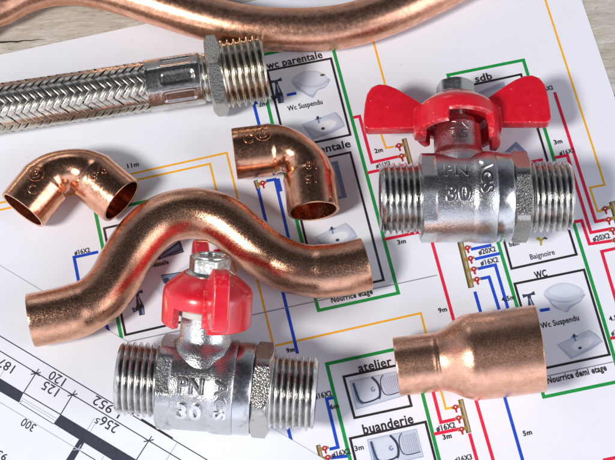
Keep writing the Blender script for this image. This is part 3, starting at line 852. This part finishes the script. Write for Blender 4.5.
# long bent pipe along the top
lw = [(-40, 27), (-15, 9), (0, 3.5), (20, -7), (42, -14), (70, -16.5), (100, -13), (130, -5), (165, 6), (205, 18), (250, 27.5), (300, 30), (345, 26), (388, 13), (428, -5), (470, -27), (540, -66), (620, -110)]
path = catmull([P(x, y, 7.3) for x, y in lw], 12)
o = mesh_obj('bent_pipe', *pipe(path, lambda s, L, th: 6.85+.05*math.sin(s*.11), 1.0, 80), M_copP)
tag(o, 'long bent copper pipe running along the top edge across boards and paper', 'copper pipe')

# ------------------------------------------------------------------ braided hose
hz = thing('braided_hose', 'steel braided flexible hose with crimped ferrule and threaded hexagon end, upper left', 'hose', P(150, 90, 0))
A_, B_ = P(-60, 117.5, 7.9), P(265, 68.6, 11.6)
HX = (B_-A_).normalized(); HT = (B_-A_).length
HS = Vector((0, 0, 1)).cross(HX).normalized(); HN = HX.cross(HS).normalized()
def hpt(x, y, z): return A_+HX*x+HS*y+HN*z-P(150, 90, 0)
def hpart(part): return [hpt(*v) for v in part[0]], part[1]
def sx_of(px):                          # distance along the hose for a photo x
    lo, hi = 0, HT*1.1
    for _ in range(40):
        m = (lo+hi)/2; w = A_+HX*m
        r = w-CAM; zc = r.dot(Vector((0, math.sin(TILT), -math.cos(TILT))))
        if 307.5+F*r.x/zc < px: lo = m
        else: hi = m
    return lo
xb, xf, xn, xt, xe = sx_of(148), sx_of(204), sx_of(209), sx_of(224), sx_of(266)
NB, Rh, lead, NS = 12, 7.3, 37.0, 16
def braid():
    vs, fs = [], []
    per = 10; total = xb+1.5; steps = int((total+6)/lead*NB*per)
    ct = 2*PI*Rh; al = math.atan2(ct, lead)
    W = lead/NS*math.sin(al)*.90
    cs = [(-.5+i/18) for i in range(19)]
    for d in (1, -1):
        for k in range(NS):
            th0 = 2*PI*(k)/NS+(0 if d == 1 else 2*PI/NB/1.0)
            base = len(vs); j0 = rnd.uniform(-.035, .035); jr = rnd.uniform(-.03, .03); jw = rnd.uniform(.93, 1.04)
            th0 += j0
            for i in range(steps+1):
                x = -6+lead*(i/(NB*per)); th = th0+d*2*PI*i/(NB*per)
                v = th*NB/(2*PI)
                c = math.cos(PI*v)
                c = math.copysign(abs(c)**.8, c)
                r0 = Rh+jr+.025*math.sin(i*.21+k)+(.26 if d == 1 else -.26)*c
                for q in cs:
                    o_ = q*W*jw*(1+.04*math.sin(i*.13+k*2.1))
                    sc = .04*abs(math.cos((q+.5)*5*PI))-.10*(abs(q)*2)**8
                    xx = x-math.sin(al)*o_; tt = th+d*math.cos(al)*o_/Rh
                    xx = max(-6, min(total, xx)); r = r0+sc
                    vs.append((xx, -r*math.cos(tt), r*math.sin(tt)))
            m = len(cs)
            for i in range(steps):
                for j in range(m-1):
                    a = base+i*m+j; fs.append((a, a+1, a+m+1, a+m))
    return vs, fs
mesh_obj('braid', *hpart(braid()), M_wire, hz, sharp=60)
mesh_obj('inner_tube', *hpart(lathe_x([(-6, 6.0), (-6, 6.85), (xb+2, 6.85), (xb+2, 6.0)], 48)), M_core, hz)
# ferrule with eight pressed pads
def ferrule():
    L = xf-xb; n = 192; xs = [xb+L*i/70 for i in range(71)]
    def rr(x, th):
        u = (x-xb)/L
        a = ((th-.12) % (PI/4))-PI/8
        Rr = 7.95
        flat = Rr*math.cos(PI/8)/math.cos(a)*1.03
        r = min(Rr, flat)
        r = Rr*.35+r*.65
        # pad: a rounded rectangle pressed outwards rim, inwards floor
        du = max(0, abs(u-.56)-.22)*L; dv = max(0, abs(a)*Rr-.75)
        dd = math.hypot(du, dv)
        inner = 1-min(1, max(0, (dd-.35)/1.05)); inner = inner*inner*(3-2*inner)
        rim = math.exp(-((dd-1.6)/.5)**2)
        r -= .38*inner; r += .04*rim
        if u > .93: r -= 1.3*((u-.93)/.07)**2
        if u < .03: r += .12
        return r
    rings = [(xb, None, -.5), (xb, None, 0)]+[(x, None, 0) for x in xs[1:]]+[(xf+.2, 5.6, 0), (xb, 5.6, 0)]
    def fn(i, j):
        x, r, d = rings[i]; th = 2*PI*j/n
        if r is None: r = rr(x, th)+d
        return (x, -r*math.cos(th), r*math.sin(th))
    return grid(fn, len(rings), n, True, True)
mesh_obj('ferrule', *hpart(ferrule()), M_ferr, hz, sharp=50)
mesh_obj('neck', *hpart(lathe_x([(xf-1.2, 3), (xf-1.2, 6.6), (xf, 7.0), (xf+.5, 7.3), (xf+1.2, 7.2), (xn+.2, 6.7), (xn+1, 6.6), (xn+1, 3)], 72)), M_ferr, hz)
mesh_obj('hexagon', *hpart(hexa(xn, xt, 22.0, 4, 1.5, rot=math.radians(8), n=180, clip=1.15)), M_hexw, hz, sharp=25)
mesh_obj('threaded_end', *hpart(thread(xt-.2, xe, 10.35, 1.2, 1.95, 7.4, endside=1)), M_thrw, hz, sharp=50)

# ------------------------------------------------------------------ light
def area(name, d, dist, size, power, col, size_y=None):
    l = bpy.data.lights.new(name, 'AREA'); l.shape = 'RECTANGLE' if size_y else 'DISK'; l.size = size
    if size_y: l.size_y = size_y
    l.energy = power; l.color = col
    o = bpy.data.objects.new(name, l); C.objects.link(o)
    d = Vector(d).normalized(); o.location = d*dist
    o.rotation_euler = d.to_track_quat('Z', 'Y').to_euler()
    return o
area('key_lamp', (-.55, -.36, .78), 1.3, .27, 15.2, (1, .97, .93))
area('fill_lamp', (.75, -.35, .55), 1.2, .6, 5.2, (.92, .95, 1.0), .9)
area('back_lamp', (-.3, .85, .45), 1.3, .35, .5, (.92, .95, 1.0), .35)
w = bpy.data.worlds.new('World'); S.world = w; w.use_nodes = True
nt = w.node_tree; bg = nt.nodes['Background']
tc = nt.nodes.new('ShaderNodeTexCoord'); sep = nt.nodes.new('ShaderNodeSeparateXYZ')
nt.links.new(tc.outputs['Generated'], sep.inputs[0])
# a dim room: bright near the horizon, dark overhead
r = nt.nodes.new('ShaderNodeValToRGB'); e = r.color_ramp.elements
e[0].position = 0; e[0].color = (.85, .88, 1, 1); e[1].position = 1; e[1].color = (.05, .054, .07, 1)
x_ = e.new(.38); x_.color = (.72, .76, .90, 1); x_ = e.new(.68); x_.color = (.10, .108, .135, 1)
nt.links.new(sep.outputs['Z'], r.inputs[0]); nt.links.new(r.outputs[0], bg.inputs['Color'])
# surroundings shaped for the metal reflections: brighter towards the viewer, dimmer on the far side
mr = nt.nodes.new('ShaderNodeMapRange'); mr.interpolation_type = 'SMOOTHSTEP'
mr.inputs['From Min'].default_value = .75; mr.inputs['From Max'].default_value = -.55
mr.inputs['To Min'].default_value = .32; mr.inputs['To Max'].default_value = 1.5
nt.links.new(sep.outputs['Y'], mr.inputs['Value']); nt.links.new(mr.outputs[0], bg.inputs['Strength'])

S.view_settings.view_transform = 'Standard'; S.view_settings.look = 'None'
S.view_settings.exposure = 0; S.view_settings.gamma = 1
S.render.engine = 'CYCLES'
S.render.resolution_x, S.render.resolution_y = 1024, 766
for o in bpy.data.objects:
    if o.type == 'MESH' and o.name.split('.')[0] in ('printed_line', 'printed_frame', 'printed_lettering', 'wall_drawing', 'dimension_line', 'printed_number', 'printed_word') or '_drawing' in o.name:
        if o.type == 'MESH': fix_up(o)
